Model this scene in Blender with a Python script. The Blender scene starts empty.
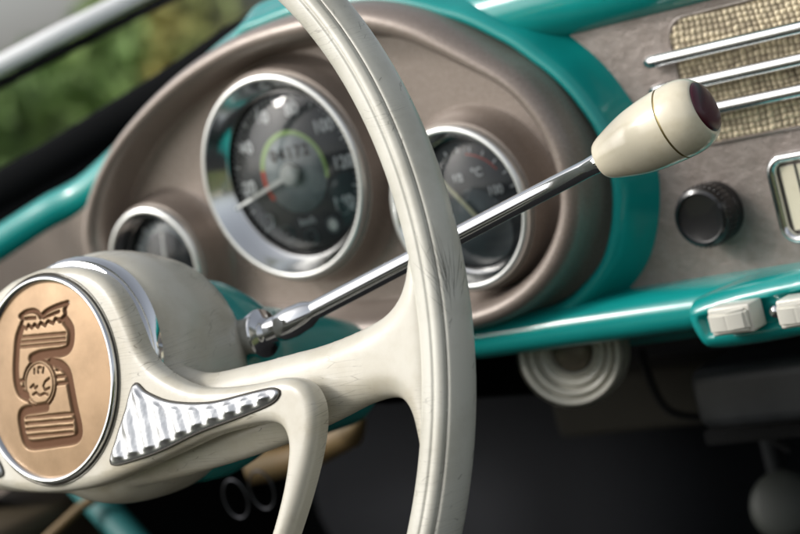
import bpy, bmesh, math, random
import numpy as np
from mathutils import Vector, Matrix, noise
from mathutils.geometry import delaunay_2d_cdt

random.seed(7); rng = np.random.default_rng(7)
S = bpy.context.scene
R = math.radians
# ------------------------------------------------------------------ camera frame
# world: X = right along the dashboard, Z = up, Y = away from the driver; origin = speedometer centre
FPX = 2100.0
def unit(a): a = np.array(a, float); return a/np.linalg.norm(a)
n_c = unit([-.593, -.243, .767])
u_c = unit([.763, .133, .632]); u_c = unit(u_c - n_c*(u_c@n_c))
v_c = np.cross(n_c, u_c)
RC = np.array([u_c, -n_c, v_c]).T            # columns: world axes seen in camera space
p0 = 1.06*np.array([(279-400)/FPX, -(175.5-267)/FPX, -1])
CAM = -RC.T@p0
cd = bpy.data.cameras.new('camera'); cam = bpy.data.objects.new('camera', cd)
S.collection.objects.link(cam); S.camera = cam
cam.matrix_world = Matrix.Translation(CAM.tolist()) @ Matrix(RC.T.tolist()).to_4x4()
cd.sensor_width = 36; cd.lens = FPX*36/800; cd.clip_start = .01; cd.clip_end = 500
cd.dof.use_dof = True; cd.dof.focus_distance = .815; cd.dof.aperture_fstop = 9.5

# ------------------------------------------------------------------ light
W = bpy.data.worlds.new('World'); S.world = W; W.use_nodes = True
nt = W.node_tree; bg = nt.nodes['Background']
sky = nt.nodes.new('ShaderNodeTexSky'); sky.sky_type = 'NISHITA'; sky.sun_disc = False
sun_w = unit([-.60, -.56, .57])               # low sun, from the left of the dashboard
sky.sun_elevation = math.asin(sun_w[2]); sky.sun_rotation = math.atan2(sun_w[0], sun_w[1])
sky.air_density = 1.0; sky.dust_density = 4.0; sky.ozone_density = 1.0
hsv = nt.nodes.new('ShaderNodeHueSaturation'); hsv.inputs['Saturation'].default_value = .30   # thin cloud takes most blue out of the sky
nt.links.new(sky.outputs[0], hsv.inputs['Color']); nt.links.new(hsv.outputs[0], bg.inputs[0]); bg.inputs[1].default_value = .15
sl = bpy.data.lights.new('sun', 'SUN'); sl.energy = 1.2; sl.angle = R(9); sl.color = (1, .97, .93)
so = bpy.data.objects.new('sun', sl); S.collection.objects.link(so)
so.rotation_euler = Vector((-sun_w).tolist()).to_track_quat('-Z', 'Y').to_euler()
S.view_settings.view_transform = 'Standard'; S.view_settings.look = 'None'
S.view_settings.exposure = 0.30; S.view_settings.gamma = 1

# ------------------------------------------------------------------ frames: pixel rays meet the real planes of the car
def ray(x, y): return RC.T@np.array([(x-400)/FPX, -(y-267)/FPX, -1.0])
def at(x, y, Y=0.0):                          # point on a plane parallel to the dashboard
    d = ray(x, y); t = (Y-CAM[1])/d[1]; return CAM+d*t
def atd(x, y, z): return CAM+ray(x, y)*z      # point at a measured distance
wn = RC.T@unit([-.653, .009, .758])
WC = atd(88.4, 377.9, .90)                    # wheel centre
wx = RC.T@unit([1, 0, 0]); wx = unit(wx-wn*(wx@wn)); wy = np.cross(wn, wx)
TURN = R(7); wx, wy = wx*math.cos(TURN)+wy*math.sin(TURN), wy*math.cos(TURN)-wx*math.sin(TURN)
WB = np.array([wx, wy, wn]).T
def atw(x, y, h=0.0):                         # wheel-plane coordinates of a ray
    d = ray(x, y); o = WC+wn*h; t = ((o-CAM)@wn)/(d@wn); p = CAM+d*t-WC; return np.array([p@wx, p@wy])
def w2w(v): return (np.atleast_2d(v)@WB.T)+WC # wheel local -> world

# ------------------------------------------------------------------ materials
def mat(name, col, rough=.5, metal=0, coat=0, bump=None, mott=None, spec=None, coord='Object'):
    m = bpy.data.materials.new(name); m.use_nodes = True; t = m.node_tree; N = t.nodes; L = t.links
    b = N['Principled BSDF']; b.inputs['Base Color'].default_value = (*col, 1); b.inputs['Roughness'].default_value = rough
    b.inputs['Metallic'].default_value = metal; b.inputs['Coat Weight'].default_value = coat; b.inputs['Coat Roughness'].default_value = .08
    if spec is not None: b.inputs['Specular IOR Level'].default_value = spec
    tc = N.new('ShaderNodeTexCoord')
    if mott:                                   # (scale, other colour, low, high)
        nz = N.new('ShaderNodeTexNoise'); nz.inputs['Scale'].default_value = mott[0]; nz.inputs['Detail'].default_value = 6; nz.inputs['Roughness'].default_value = .65
        L.new(tc.outputs[coord], nz.inputs['Vector'])
        mr = N.new('ShaderNodeMapRange'); mr.inputs[1].default_value = mott[2]; mr.inputs[2].default_value = mott[3]
        L.new(nz.outputs[0], mr.inputs[0])
        mx = N.new('ShaderNodeMix'); mx.data_type = 'RGBA'; mx.inputs[6].default_value = (*col, 1); mx.inputs[7].default_value = (*mott[1], 1)
        L.new(mr.outputs[0], mx.inputs[0]); L.new(mx.outputs[2], b.inputs['Base Color'])
    if bump:                                   # list of (scale, strength, distance)
        prev = None
        for sc, st, di in bump:
            nz = N.new('ShaderNodeTexNoise'); nz.inputs['Scale'].default_value = sc; nz.inputs['Detail'].default_value = 4
            L.new(tc.outputs[coord], nz.inputs['Vector'])
            bp = N.new('ShaderNodeBump'); bp.inputs['Strength'].default_value = st; bp.inputs['Distance'].default_value = di
            L.new(nz.outputs[0], bp.inputs['Height'])
            if prev: L.new(prev.outputs[0], bp.inputs['Normal'])
            prev = bp
        L.new(prev.outputs[0], b.inputs['Normal'])
    return m
def add_scratches(m, col, scale, lo, stretch=(1, 1, 14), amount=.6, nodename='Base Color'):
    """fine dark hairline scratches and grime lines worn into a surface"""
    t = m.node_tree; N = t.nodes; L = t.links; b = N['Principled BSDF']
    tc = N.new('ShaderNodeTexCoord'); mp = N.new('ShaderNodeMapping'); mp.inputs['Scale'].default_value = stretch
    mp.inputs['Rotation'].default_value = (.4, .7, .3)
    L.new(tc.outputs['Object'], mp.inputs[0])
    nz = N.new('ShaderNodeTexNoise'); nz.inputs['Scale'].default_value = scale*.3; nz.inputs['Detail'].default_value = 2
    L.new(mp.outputs[0], nz.inputs['Vector'])
    ad = N.new('ShaderNodeVectorMath'); ad.operation = 'MULTIPLY_ADD'; ad.inputs[1].default_value = (.03, .03, .03)
    L.new(nz.outputs['Color'], ad.inputs[0]); L.new(mp.outputs[0], ad.inputs[2])
    vo = N.new('ShaderNodeTexVoronoi'); vo.feature = 'DISTANCE_TO_EDGE'; vo.inputs['Scale'].default_value = scale
    L.new(ad.outputs[0], vo.inputs['Vector'])
    r1 = N.new('ShaderNodeMapRange'); r1.inputs[1].default_value = 0; r1.inputs[2].default_value = .02; r1.inputs[3].default_value = 1; r1.inputs[4].default_value = 0
    L.new(vo.outputs['Distance'], r1.inputs[0])
    n2 = N.new('ShaderNodeTexNoise'); n2.inputs['Scale'].default_value = 28; n2.inputs['Detail'].default_value = 3
    L.new(tc.outputs['Object'], n2.inputs['Vector'])
    r2 = N.new('ShaderNodeMapRange'); r2.inputs[1].default_value = lo; r2.inputs[2].default_value = lo+.12
    L.new(n2.outputs[0], r2.inputs[0])
    mu = N.new('ShaderNodeMath'); mu.operation = 'MULTIPLY'; L.new(r1.outputs[0], mu.inputs[0]); L.new(r2.outputs[0], mu.inputs[1])
    m2 = N.new('ShaderNodeMath'); m2.operation = 'MULTIPLY'; m2.inputs[1].default_value = amount; L.new(mu.outputs[0], m2.inputs[0])
    mx = N.new('ShaderNodeMix'); mx.data_type = 'RGBA'; mx.inputs[7].default_value = (*col, 1)
    src = b.inputs['Base Color'].links
    if src: L.new(src[0].from_socket, mx.inputs[6])
    else: mx.inputs[6].default_value = b.inputs['Base Color'].default_value
    L.new(m2.outputs[0], mx.inputs[0]); L.new(mx.outputs[2], b.inputs['Base Color'])
    return m

CREAM = mat('cream_enamel', (.55, .525, .445), .34, coat=.25, bump=[(900, .06, .0004), (60, .05, .002)], mott=(30, (.44, .40, .305), .44, .70))
add_scratches(CREAM, (.14, .12, .09), 38, .46, amount=.75)
RIMC = mat('rim_plastic', (.59, .58, .51), .38, coat=.15, bump=[(1200, .08, .0004), (90, .05, .002)], mott=(24, (.46, .445, .375), .44, .70))
add_scratches(RIMC, (.13, .12, .1), 48, .50, amount=.75)
KEYC = mat('ivory_key_plastic', (.74, .72, .64), .35, coat=.2)
KNOBC = mat('knob_ivory', (.80, .73, .56), .22, coat=.5, mott=(50, (.66, .58, .4), .52, .8))
CHROME = mat('chrome', (.70, .71, .72), .07, metal=1, bump=[(220, .02, .001)])
CHROME2 = mat('worn_chrome', (.60, .61, .62), .38, metal=1, bump=[(700, .12, .0004), (150, .12, .0010)], mott=(160, (.45, .45, .45), .6, .75))
BEZELR = mat('satin_bezel_rim', (.72, .73, .71), .32, metal=.85)
BEZEL = mat('bezel_chrome', (.82, .83, .82), .14, metal=1)
BROWN = mat('brown_hammered_paint', (.235, .192, .163), .31, metal=.25, coat=.15, bump=[(500, .2, .0006), (1500, .4, .0004)], mott=(1300, (.33, .28, .245), .42, .64))
BROWNP = mat('brown_panel_paint', (.245, .207, .183), .36, metal=.2, coat=.1, bump=[(170, .4, .0016), (1100, .35, .0005)], mott=(130, (.31, .268, .243), .38, .68))
TEAL = mat('teal_paint', (.005, .28, .262), .25, coat=.3, bump=[(30, .04, .004), (900, .04, .0003)], mott=(18, (.006, .31, .29), .45, .7))
BLACK = mat('black_plastic', (.008, .008, .009), .26, coat=.3)
RUBBER = mat('black_rubber', (.005, .0055, .006), .9, spec=.05)
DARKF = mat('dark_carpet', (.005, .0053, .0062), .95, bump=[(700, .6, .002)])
DIAL = mat('dial_black', (.032, .038, .044), .5)
DIALG = mat('dial_grey', (.27, .31, .32), .5, mott=(120, (.19, .22, .23), .4, .7))
WHITE = mat('white_paint', (.88, .89, .86), .4)
PALE = mat('pale_print', (.72, .75, .76), .5)
GREEN = mat('green_print', (.30, .46, .16), .5)
RED = mat('red_print', (.5, .06, .03), .5)
YEL = mat('pale_yellow_paint', (.6, .6, .40), .4)
DIGIT = mat('dark_print', (.02, .022, .025), .5)
MAROON = mat('maroon_enamel', (.060, .004, .014), .38, coat=.15)
GOLD = mat('brass_line', (.42, .33, .15), .35, metal=.7)
COPLINE = mat('grime_line', (.05, .045, .035), .7)
def glass(name, tint, ior=1.42):
    m = bpy.data.materials.new(name); m.use_nodes = True; N = m.node_tree.nodes; L = m.node_tree.links
    for q in list(N): N.remove(q)
    o = N.new('ShaderNodeOutputMaterial'); t = N.new('ShaderNodeBsdfTransparent'); t.inputs[0].default_value = (*tint, 1)
    g = N.new('ShaderNodeBsdfGlossy'); g.inputs['Roughness'].default_value = .03
    f = N.new('ShaderNodeFresnel'); f.inputs[0].default_value = ior
    mx = N.new('ShaderNodeMixShader'); L.new(f.outputs[0], mx.inputs[0]); L.new(t.outputs[0], mx.inputs[1]); L.new(g.outputs[0], mx.inputs[2]); L.new(mx.outputs[0], o.inputs[0])
    return m
GLASS = glass('gauge_glass', (.96, .97, .97)); WGLASS = glass('windscreen_glass', (.95, .98, .95), 1.10)
def copper():
    m = mat('copper_enamel', (.30, .195, .105), .44, metal=.5, coat=.12, bump=[(300, .05, .001)], mott=(45, (.20, .125, .06), .33, .7))
    t = m.node_tree; N = t.nodes; L = t.links; b = N['Principled BSDF']
    a = N.new('ShaderNodeAttribute'); a.attribute_name = 'groove'
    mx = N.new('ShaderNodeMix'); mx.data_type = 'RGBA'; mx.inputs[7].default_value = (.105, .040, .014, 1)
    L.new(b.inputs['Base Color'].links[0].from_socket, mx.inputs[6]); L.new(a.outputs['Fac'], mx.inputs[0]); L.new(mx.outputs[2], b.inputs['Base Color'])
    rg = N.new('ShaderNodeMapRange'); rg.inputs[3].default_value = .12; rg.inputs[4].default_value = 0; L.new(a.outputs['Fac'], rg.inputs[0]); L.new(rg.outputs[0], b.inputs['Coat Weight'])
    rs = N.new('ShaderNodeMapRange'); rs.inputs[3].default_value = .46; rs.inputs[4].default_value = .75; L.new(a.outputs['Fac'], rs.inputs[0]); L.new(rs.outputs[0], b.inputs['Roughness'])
    return m
COPPER = copper()

# ------------------------------------------------------------------ object helpers
COL = S.collection
def tag(o, label=None, cat=None, group=None, kind=None):
    if label: o['label'] = label
    if cat: o['category'] = cat
    if group: o['group'] = group
    if kind: o['kind'] = kind
    return o
def thing(name, loc, label, cat, group=None):
    o = bpy.data.objects.new(name, None); o.location = [float(c) for c in loc]; o.empty_display_size = .02
    COL.objects.link(o); return tag(o, label, cat, group)
def obj(name, V, F, m, parent=None, smooth=35, merge=True):
    me = bpy.data.meshes.new(name)
    me.from_pydata([tuple(map(float, v)) for v in V], [], [tuple(map(int, f)) for f in F])
    bm = bmesh.new(); bm.from_mesh(me)
    if merge: bmesh.ops.remove_doubles(bm, verts=bm.verts, dist=2e-6)
    bmesh.ops.recalc_face_normals(bm, faces=bm.faces); bm.to_mesh(me); bm.free()
    me.polygons.foreach_set('use_smooth', [True]*len(me.polygons))
    if smooth < 180: me.set_sharp_from_angle(angle=R(smooth))
    me.materials.append(m)
    o = bpy.data.objects.new(name, me); COL.objects.link(o); put(o, parent); return o
def put(o, parent):
    if parent:
        o.parent = parent
        if parent.type == 'EMPTY' and parent.parent is None: o.matrix_parent_inverse = Matrix.Translation(-parent.location)
def frame(z, up=(0, 0, 1)):
    z = unit(z); x = np.cross(up, z)
    if np.linalg.norm(x) < 1e-3: x = np.cross((1, 0, 0), z)
    x = unit(x); return np.array([x, np.cross(z, x), z]).T
def lathe(prof, o, axis, seg=96, up=(0, 0, 1), a0=0, a1=2*math.pi):
    B = frame(axis, up); full = abs(a1-a0-2*math.pi) < 1e-6; n = seg if full else seg+1
    V = []; F = []
    for r, h in prof:
        for k in range(n):
            a = a0+(a1-a0)*k/seg; V.append(B@np.array([r*math.cos(a), r*math.sin(a), h])+o)
    for i in range(len(prof)-1):
        for k in range(seg):
            k2 = (k+1) % n; F.append((i*n+k, i*n+k2, (i+1)*n+k2, (i+1)*n+k))
    if prof[0][0] > 1e-6 and False: pass
    return V, F
def catmull(P, n=8, closed=False):
    P = [np.array(p, float) for p in P]; out = []; m = len(P)
    for i in range(m if closed else m-1):
        g = lambda j: P[j % m] if closed else P[min(max(j, 0), m-1)]
        p0, p1, p2, p3 = g(i-1), g(i), g(i+1), g(i+2)
        for k in range(n):
            t = k/n; out.append(.5*((2*p1)+(-p0+p2)*t+(2*p0-5*p1+4*p2-p3)*t*t+(-p0+3*p1-3*p2+p3)*t**3))
    if not closed: out.append(P[-1])
    return out
def tube(P, rad, seg=20, cap=True, squash=None):
    P = [np.array(p, float) for p in P]; V = []; F = []; n = len(P)
    T = [unit(P[min(i+1, n-1)]-P[max(i-1, 0)]) for i in range(n)]
    x = unit(np.cross(T[0], (0.123, .3, 1))); 
    for i in range(n):
        x = unit(x-T[i]*(x@T[i])); y = np.cross(T[i], x); r = rad[i] if hasattr(rad, '__len__') else rad
        for k in range(seg):
            a = 2*math.pi*k/seg; V.append(P[i]+x*r*math.cos(a)+y*r*math.sin(a))
    for i in range(n-1):
        for k in range(seg): F.append((i*seg+k, i*seg+(k+1) % seg, (i+1)*seg+(k+1) % seg, (i+1)*seg+k))
    if cap: F.append(tuple(range(seg))); F.append(tuple((n-1)*seg+k for k in range(seg)))
    return V, F
def merge(*parts):
    V = []; F = []
    for v, f in parts:
        b = len(V); V += list(v); F += [tuple(i+b for i in q) for q in f]
    return V, F
def resample(P, n, closed=True):
    P = np.array(P, float); Q = np.vstack([P, P[:1]]) if closed else P
    s = np.r_[0, np.cumsum(np.linalg.norm(np.diff(Q, axis=0), axis=1))]; t = np.linspace(0, s[-1], n+1)[:-1] if closed else np.linspace(0, s[-1], n)
    return np.stack([np.interp(t, s, Q[:, k]) for k in range(Q.shape[1])], 1)
def byangle(P, c, n=240):
    """closed loop resampled at even angles round c (2-D)"""
    P = np.array(P); a = np.unwrap(np.arctan2(P[:, 1]-c[1], P[:, 0]-c[0])); r = np.hypot(P[:, 0]-c[0], P[:, 1]-c[1])
    a = a % (2*math.pi); o = np.argsort(a); a = a[o]; r = r[o]
    t = np.linspace(0, 2*math.pi, n, endpoint=False); rr = np.interp(t, np.r_[a-2*math.pi, a, a+2*math.pi], np.r_[r, r, r])
    for _ in range(10): rr = (np.roll(rr, 1)+rr*2+np.roll(rr, -1))/4
    return t, rr
def segdist(X, A, B):
    d = np.full(len(X), 1e9)
    for a, b in zip(A, B):
        ab = b-a; t = np.clip(((X-a)@ab)/max(ab@ab, 1e-18), 0, 1); q = X-a-t[:, None]*ab; d = np.minimum(d, np.hypot(q[:, 0], q[:, 1]))
    return d
def inside(X, loop):
    c = np.zeros(len(X), bool); n = len(loop)
    for i in range(n):
        a, b = loop[i], loop[(i+1) % n]
        m = ((a[1] > X[:, 1]) != (b[1] > X[:, 1])); xx = (b[0]-a[0])*(X[:, 1]-a[1])/((b[1]-a[1]) if b[1] != a[1] else 1e-12)+a[0]
        c ^= m & (X[:, 0] < xx)
    return c
def pillow(loops, grid, prof, zb, rings=(.0003, .0009, .0018, .003), both=False):
    """flat outline(s) with a real thickness and a rounded, shaped face: prof(distance to edge, xy) -> height"""
    loops = [np.array(l, float) for l in loops]
    A = np.vstack(loops); B = np.vstack([np.roll(l, -1, axis=0) for l in loops])
    lo, hi = A.min(0), A.max(0)
    gx, gy = np.meshgrid(np.arange(lo[0], hi[0], grid), np.arange(lo[1], hi[1], grid)); gx = gx+(np.arange(gx.shape[0]) % 2)[:, None]*grid/2
    X = np.stack([gx.ravel(), gy.ravel()], 1)
    def isin(Q):
        c = inside(Q, loops[0])
        for l in loops[1:]: c &= ~inside(Q, l)
        return c
    X = X[isin(X)]; X = X[segdist(X, A, B) > max(rings)+grid*.5]
    R_ = []
    for l in loops:
        t = np.roll(l, -1, axis=0)-np.roll(l, 1, axis=0); t /= np.linalg.norm(t, axis=1)[:, None]+1e-12; nn = np.stack([-t[:, 1], t[:, 0]], 1)
        for r in rings:
            for s in (1, -1):
                q = l+nn*s*r; q = q[isin(q)]; q = q[segdist(q, A, B) > r*.97]; R_.append(q)
    X = np.vstack([X]+R_); P = np.vstack([A, X]); nb = len(A)
    E = []; b = 0
    for l in loops:
        E += [(b+i, b+(i+1) % len(l)) for i in range(len(l))]; b += len(l)
    v, e, f, _, _, _ = delaunay_2d_cdt([Vector(p) for p in P.tolist()], E, [], 0, 1e-7)
    v = np.array([tuple(p) for p in v]); cen = np.array([v[list(t)].mean(0) for t in f]); ok = isin(cen); f = [t for t, k in zip(f, ok) if k]
    d = segdist(v, A, B); z = prof(d, v)
    V = np.c_[v, z].tolist(); n = len(V); zz = (-z if both else np.full(n, zb))
    V += np.c_[v, zz].tolist(); F = [tuple(t) for t in f]+[tuple(n+i for i in reversed(t)) for t in f]
    from collections import Counter
    ec = Counter()
    for t in f:
        for i in range(len(t)): ec[tuple(sorted((t[i], t[(i+1) % len(t)])))] += 1
    for (a, c), k in ec.items():
        if k == 1: F.append((a, c, n+c, n+a))
    return np.array(V), F
def rounded(r, H):
    return lambda d, X: H-r+np.sqrt(np.maximum(r*r-(r-np.minimum(d, r))**2, 0))
def box(c, hs, ax=None, bev=0.0, seg=3):
    bm = bmesh.new(); bmesh.ops.create_cube(bm, size=2)
    for v in bm.verts: v.co = Vector((v.co.x*hs[0], v.co.y*hs[1], v.co.z*hs[2]))
    if bev: bmesh.ops.bevel(bm, geom=bm.edges[:], offset=bev, segments=seg, affect='EDGES', profile=.5)
    bm.verts.index_update(); A = np.eye(3) if ax is None else ax
    V = [A@np.array(v.co)+np.array(c) for v in bm.verts]; F = [[v.index for v in f.verts] for f in bm.faces]; bm.free(); return V, F
def text(name, s, size, m, parent, o, xd, yd, thick=.00015, bold=0.0):
    c = bpy.data.curves.new(name, 'FONT'); c.body = s; c.size = size; c.align_x = 'CENTER'; c.align_y = 'CENTER'; c.extrude = thick; c.offset = bold
    t = bpy.data.objects.new(name, c); COL.objects.link(t); bpy.context.view_layer.update()
    me = bpy.data.meshes.new_from_object(t.evaluated_get(bpy.context.evaluated_depsgraph_get())); bpy.data.objects.remove(t); bpy.data.curves.remove(c)
    B = np.array([xd, yd, np.cross(xd, yd)]).T; V = [B@np.array(v.co)+o for v in me.vertices]; F = [tuple(p.vertices) for p in me.polygons]
    bpy.data.meshes.remove(me); return V, F
X_ = np.array([1., 0, 0]); Y_ = np.array([0, 1., 0]); Z_ = np.array([0, 0, 1.]); FRONT = -Y_

# ================================================================== SETTING: ground outside, car floor and firewall
def quad(name, x0, x1, y0, y1, z, m, **k):
    return obj(name, [(x0, y0, z), (x1, y0, z), (x1, y1, z), (x0, y1, z)], [(0, 1, 2, 3)], m, smooth=180)
LAWN = mat('lawn', (.055, .085, .02), .9, mott=(1.2, (.11, .10, .035), .4, .65))
g = quad('ground', -200, 200, -200, 200, -1.0, LAWN); tag(g, kind='structure')

# ================================================================== DASHBOARD
dash = thing('dashboard', (0, .05, -.15), 'teal painted metal dashboard with brown oval gauge cluster, behind the cream steering wheel', 'dashboard')
YF, YL, YB = .022, -.002, .0                     # panel face, lip crest, bezel rim depths
def xz(p): return np.array([p[0], p[2]])
lip_px = [(80, 245), (84, 215), (91, 190), (109, 153), (149, 105), (190, 70), (240, 42), (300, 24), (350, 17), (400, 26), (440, 44), (480, 66), (509, 82), (536, 110), (557, 145), (568, 181), (570, 210), (564, 240), (547, 275), (520, 302), (490, 318), (450, 328), (400, 334), (340, 336), (280, 333), (200, 325), (130, 305), (95, 278)]
cc = np.array([.045, -.012])
lipP = [xz(at(x, y, YL)) for x, y in lip_px]; th, rl = byangle(catmull(lipP, 6, True), cc)
teal_px = [(240, 30), (294, 11), (340, 3), (390, 2), (440, 12), (495, 33), (550, 71), (588, 113), (605, 145), (616, 190), (611, 248), (588, 289), (550, 316), (500, 336), (440, 345), (360, 350)]
tP = [xz(at(x, y, .016)) for x, y in teal_px]
# left part of the teal housing lies hidden behind the lip: keep it just inside the lip outline
rt = np.zeros(len(th)); tv = []
for p in catmull(tP, 6): tv.append((math.atan2(p[1]-cc[1], p[0]-cc[0]), math.hypot(*(p-cc))))
ta = np.array([a for a, _ in tv]); trr = np.array([r for _, r in tv])
for i, a in enumerate(th):
    aa = (a+math.pi) % (2*math.pi)-math.pi
    near = np.abs(((ta-aa+math.pi) % (2*math.pi))-math.pi); j = near.argmin()
    rt[i] = trr[j] if near[j] < .12 else -1
hid = rt < 0; rt[hid] = rl[hid]+.003
for _ in range(5): rt = (np.roll(rt, 1)+rt*2+np.roll(rt, -1))/4
ct, st_ = np.cos(th), np.sin(th)
def loop(r, Y): return [np.array([cc[0]+r[i]*ct[i], Y, cc[1]+r[i]*st_[i]]) for i in range(len(th))]
def loft(loops, close=False):
    V = [p for l in loops for p in l]; n = len(loops[0]); F = []
    for i in range(len(loops)-1):
        for k in range(n): F.append((i*n+k, i*n+(k+1) % n, (i+1)*n+(k+1) % n, (i+1)*n+k))
    if close: F.append(tuple(range(n)))
    return V, F
LP = [(-.0136, YF), (-.0126, YF-.0006), (-.0114, YF-.0035), (-.0098, .010), (-.0082, .0035), (-.0060, .0), (-.0034, YL), (.0002, YL+.0001), (.0030, .0013), (.0046, .0050), (.0056, .012), (.0062, .019)]
loops = [loop(rl+o, y) for o, y in LP]+[loop(np.maximum(rt-.0050, rl+.0066), .0235)]
V, F = loft(loops)
bn = obj('cluster_panel', V, F, BROWN, dash, 60)
# face plate of the panel
V, F = loft([loop((rl-.0133)*k/24, YF) for k in range(25)])
obj('cluster_panel_face', V, F, BROWN, dash, 180)
# teal housing round the oval
TP = [(-.0050, .0265), (-.0036, .0185), (-.0016, .0162), (.0006, .0157), (.0025, .0168), (.0045, .0205), (.007, .027), (.0095, .0325), (.0112, .0350), (.013, .039), (.014, .062)]
hs = loft([loop(np.maximum(rt+o, rl+.0015+o*.6), y) for o, y in TP])
obj('cluster_housing', *hs, TEAL, dash, 60)

# gauges
def gauge(name, c, r, lab):
    root = bpy.data.objects.new(name, None); COL.objects.link(root); put(root, dash); root['label'] = lab
    # 'root' carries the bezel, dial, glass as sub-parts; its inverse keeps world coordinates
    c = np.array([c[0], 0, c[2]])
    pr = [(r-.0030, .0003), (r-.0034, -.0006), (r-.006, -.004), (r*.84, -.0095), (r*.815, -.0105)]
    obj('bezel', *lathe(pr, c, FRONT, 128), BEZEL, root, 40)
    obj('bezel_rim', *lathe([(r*.985, -.02), (r, -.004), (r, -.0012), (r-.0004, -.0002), (r-.0012, .0004), (r-.0024, .0006), (r-.0030, .0003)], c, FRONT, 128), BEZELR, root, 60)
    obj('gauge_cup', *lathe([(r*1.045+.005, -.0222), (r*1.045+.0025, -.0205), (r*1.045+.0010, -.014), (r*1.045, -.006), (r*1.035, -.004), (r*.99, -.0038)], c, FRONT, 96), BROWN, root, 50)
    obj('inner_ring', *lathe([(r*.815, -.0104), (r*.79, -.0100), (r*.775, -.0112), (r*.768, -.0128)], c, FRONT, 96), BLACK, root, 50)
    obj('dial', *lathe([(0, -.0125), (r*.79, -.0125)], c, FRONT, 96), DIAL, root, 180)
    gl = [(2*r*.8*math.sin(t), -.0125+2*r*.8*(math.cos(t)-math.cos(R(30)))*.85) for t in np.linspace(0, R(30), 20)]
    obj('glass', *lathe(gl, c, FRONT, 96), GLASS, root, 180)
    return root, c
def pol(c, a, r, h): return c+X_*r*math.cos(a)+Z_*r*math.sin(a)+FRONT*h
def arcband(c, r0, r1, a0, a1, h, n=40):
    V = []; F = []
    for k in range(n+1):
        a = a0+(a1-a0)*k/n; V += [pol(c, a, r0, h), pol(c, a, r1, h)]
    for k in range(n): F.append((2*k, 2*k+1, 2*k+3, 2*k+2))
    return V, F
HD = -.0122
sp, c = gauge('speedometer', at(280, 178, 0), .0532, 'large round speedometer with chrome bezel and white needle')
ic = c+X_*.000
obj('centre_disc', *lathe([(0, HD+.0002), (.0208, HD+.0002), (.0208, HD)], ic, FRONT, 64), DIALG, sp, 180)
obj('green_arc', *arcband(ic, .0200, .0224, R(-15), R(168), HD+.0006), GREEN, sp, 180)
obj('red_arc', *arcband(ic, .0200, .0224, R(168), R(212), HD+.0006, 12), RED, sp, 180)
# scale plates, ticks and numbers
V = []; F = []
M = []
for k in range(8):
    a = R(222-k*37); p = pol(c, a, .0330, HD+.0004)
    M.append(text('n', str(k*20), .0092, PALE, sp, p, X_, Z_, .0002, .00030))
M.append(text('n', 'km/h', .0055, PALE, sp, pol(c, R(-90), .0255, HD+.0004), X_, Z_, .0001, .0001))
obj('numerals', *merge(*M), PALE, sp, 180)
M = []
for k in range(57):
    a = R(222-k*4.625); L = .0036 if k % 4 == 0 else .002
    B = np.array([pol(np.zeros(3), a, 1, 0), -Y_, np.cross(pol(np.zeros(3), a, 1, 0), -Y_)]).T
    M.append(box(pol(c, a, .0405-L/2, HD+.0003), (L/2, .0001, .00028 if k % 4 else .0005), B))
obj('tick_marks', *merge(*M), PALE, sp, 180)
M = [text('n', s, .0084, DIGIT, sp, ic+X_*(-.0112+.0056*i)+Z_*.0105+FRONT*(HD+.0005), X_, Z_, .0002, .0003) for i, s in enumerate('04172')]
obj('odometer', *merge(*M), DIGIT, sp, 180)
M = []
for k, a in enumerate((-140, -118, -90, -62, -40)):
    p = pol(c, R(a), .0335, HD+.0004)
    lm = obj('warning_lamp', *lathe([(0, .0008), (.0022, .0006), (.0030, 0)], p, FRONT, 24), (WHITE if k == 3 else DIAL), sp, 60)
    obj('lamp_ring', *lathe([(.0034, .0003), (.0038, .0008), (.0044, 0)], p, FRONT, 24), DIALG, sp, 60)
def needle(parent, c, tip, w, m, h, tail=.006):
    d = unit(tip-c); s = np.cross(d, FRONT); V = [c-d*tail+s*w*1.2, c-d*tail-s*w*1.2, tip-s*w*.45, tip+s*w*.45]
    V = [v+FRONT*h for v in V]+[v+FRONT*(h+.0007) for v in V]
    return obj('needle', V, [(0, 1, 2, 3), (4, 5, 6, 7), (0, 1, 5, 4), (1, 2, 6, 5), (2, 3, 7, 6), (3, 0, 4, 7)], m, parent, 30)
tip = at(241, 207, -HD); tip = np.array([tip[0], 0, tip[2]])
nd = needle(sp, c, tip, .0012, WHITE, HD+.0035)
obj('needle_hub', *lathe([(0, .0035), (.0042, .0030), (.0055, .0018), (.0058, 0)], c+FRONT*(HD+.0040), FRONT, 40), WHITE, sp, 60)

fu, c3 = gauge('fuel_gauge', at(457, 209, 0), .0402, 'round fuel and temperature gauge with red arc and pale needle, half hidden by the wheel rim')
obj('red_arc', *arcband(c3, .0237, .0245, R(35), R(80), HD+.0005), RED, fu, 180)
obj('lower_disc', *lathe([(0, HD+.0003), (.020, HD+.0003), (.020, HD)], c3-Z_*.013, FRONT, 48), mat('dial_slate', (.10, .12, .13), .6), fu, 180)
needle(fu, c3-Z_*.003+X_*.001, c3+X_*(-.018)+Z_*.023, .0009, YEL, HD+.003, .004)
M = [text('n', '100', .0062, PALE, fu, c3+X_*.016+Z_*.004+FRONT*(HD+.0005), X_, Z_, .0001, .0002), text('n', '1/2', .005, PALE, fu, c3-X_*.004+Z_*.013+FRONT*(HD+.0005), X_, Z_, .0001, .0002),
     text('n', 'R', .007, PALE, fu, c3-X_*.022-Z_*.002+FRONT*(HD+.0005), X_, Z_, .0001, .0002), text('n', '°C', .006, PALE, fu, c3+X_*.008+Z_*.014+FRONT*(HD+.0005), X_, Z_, .0001, .0002)]
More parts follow.
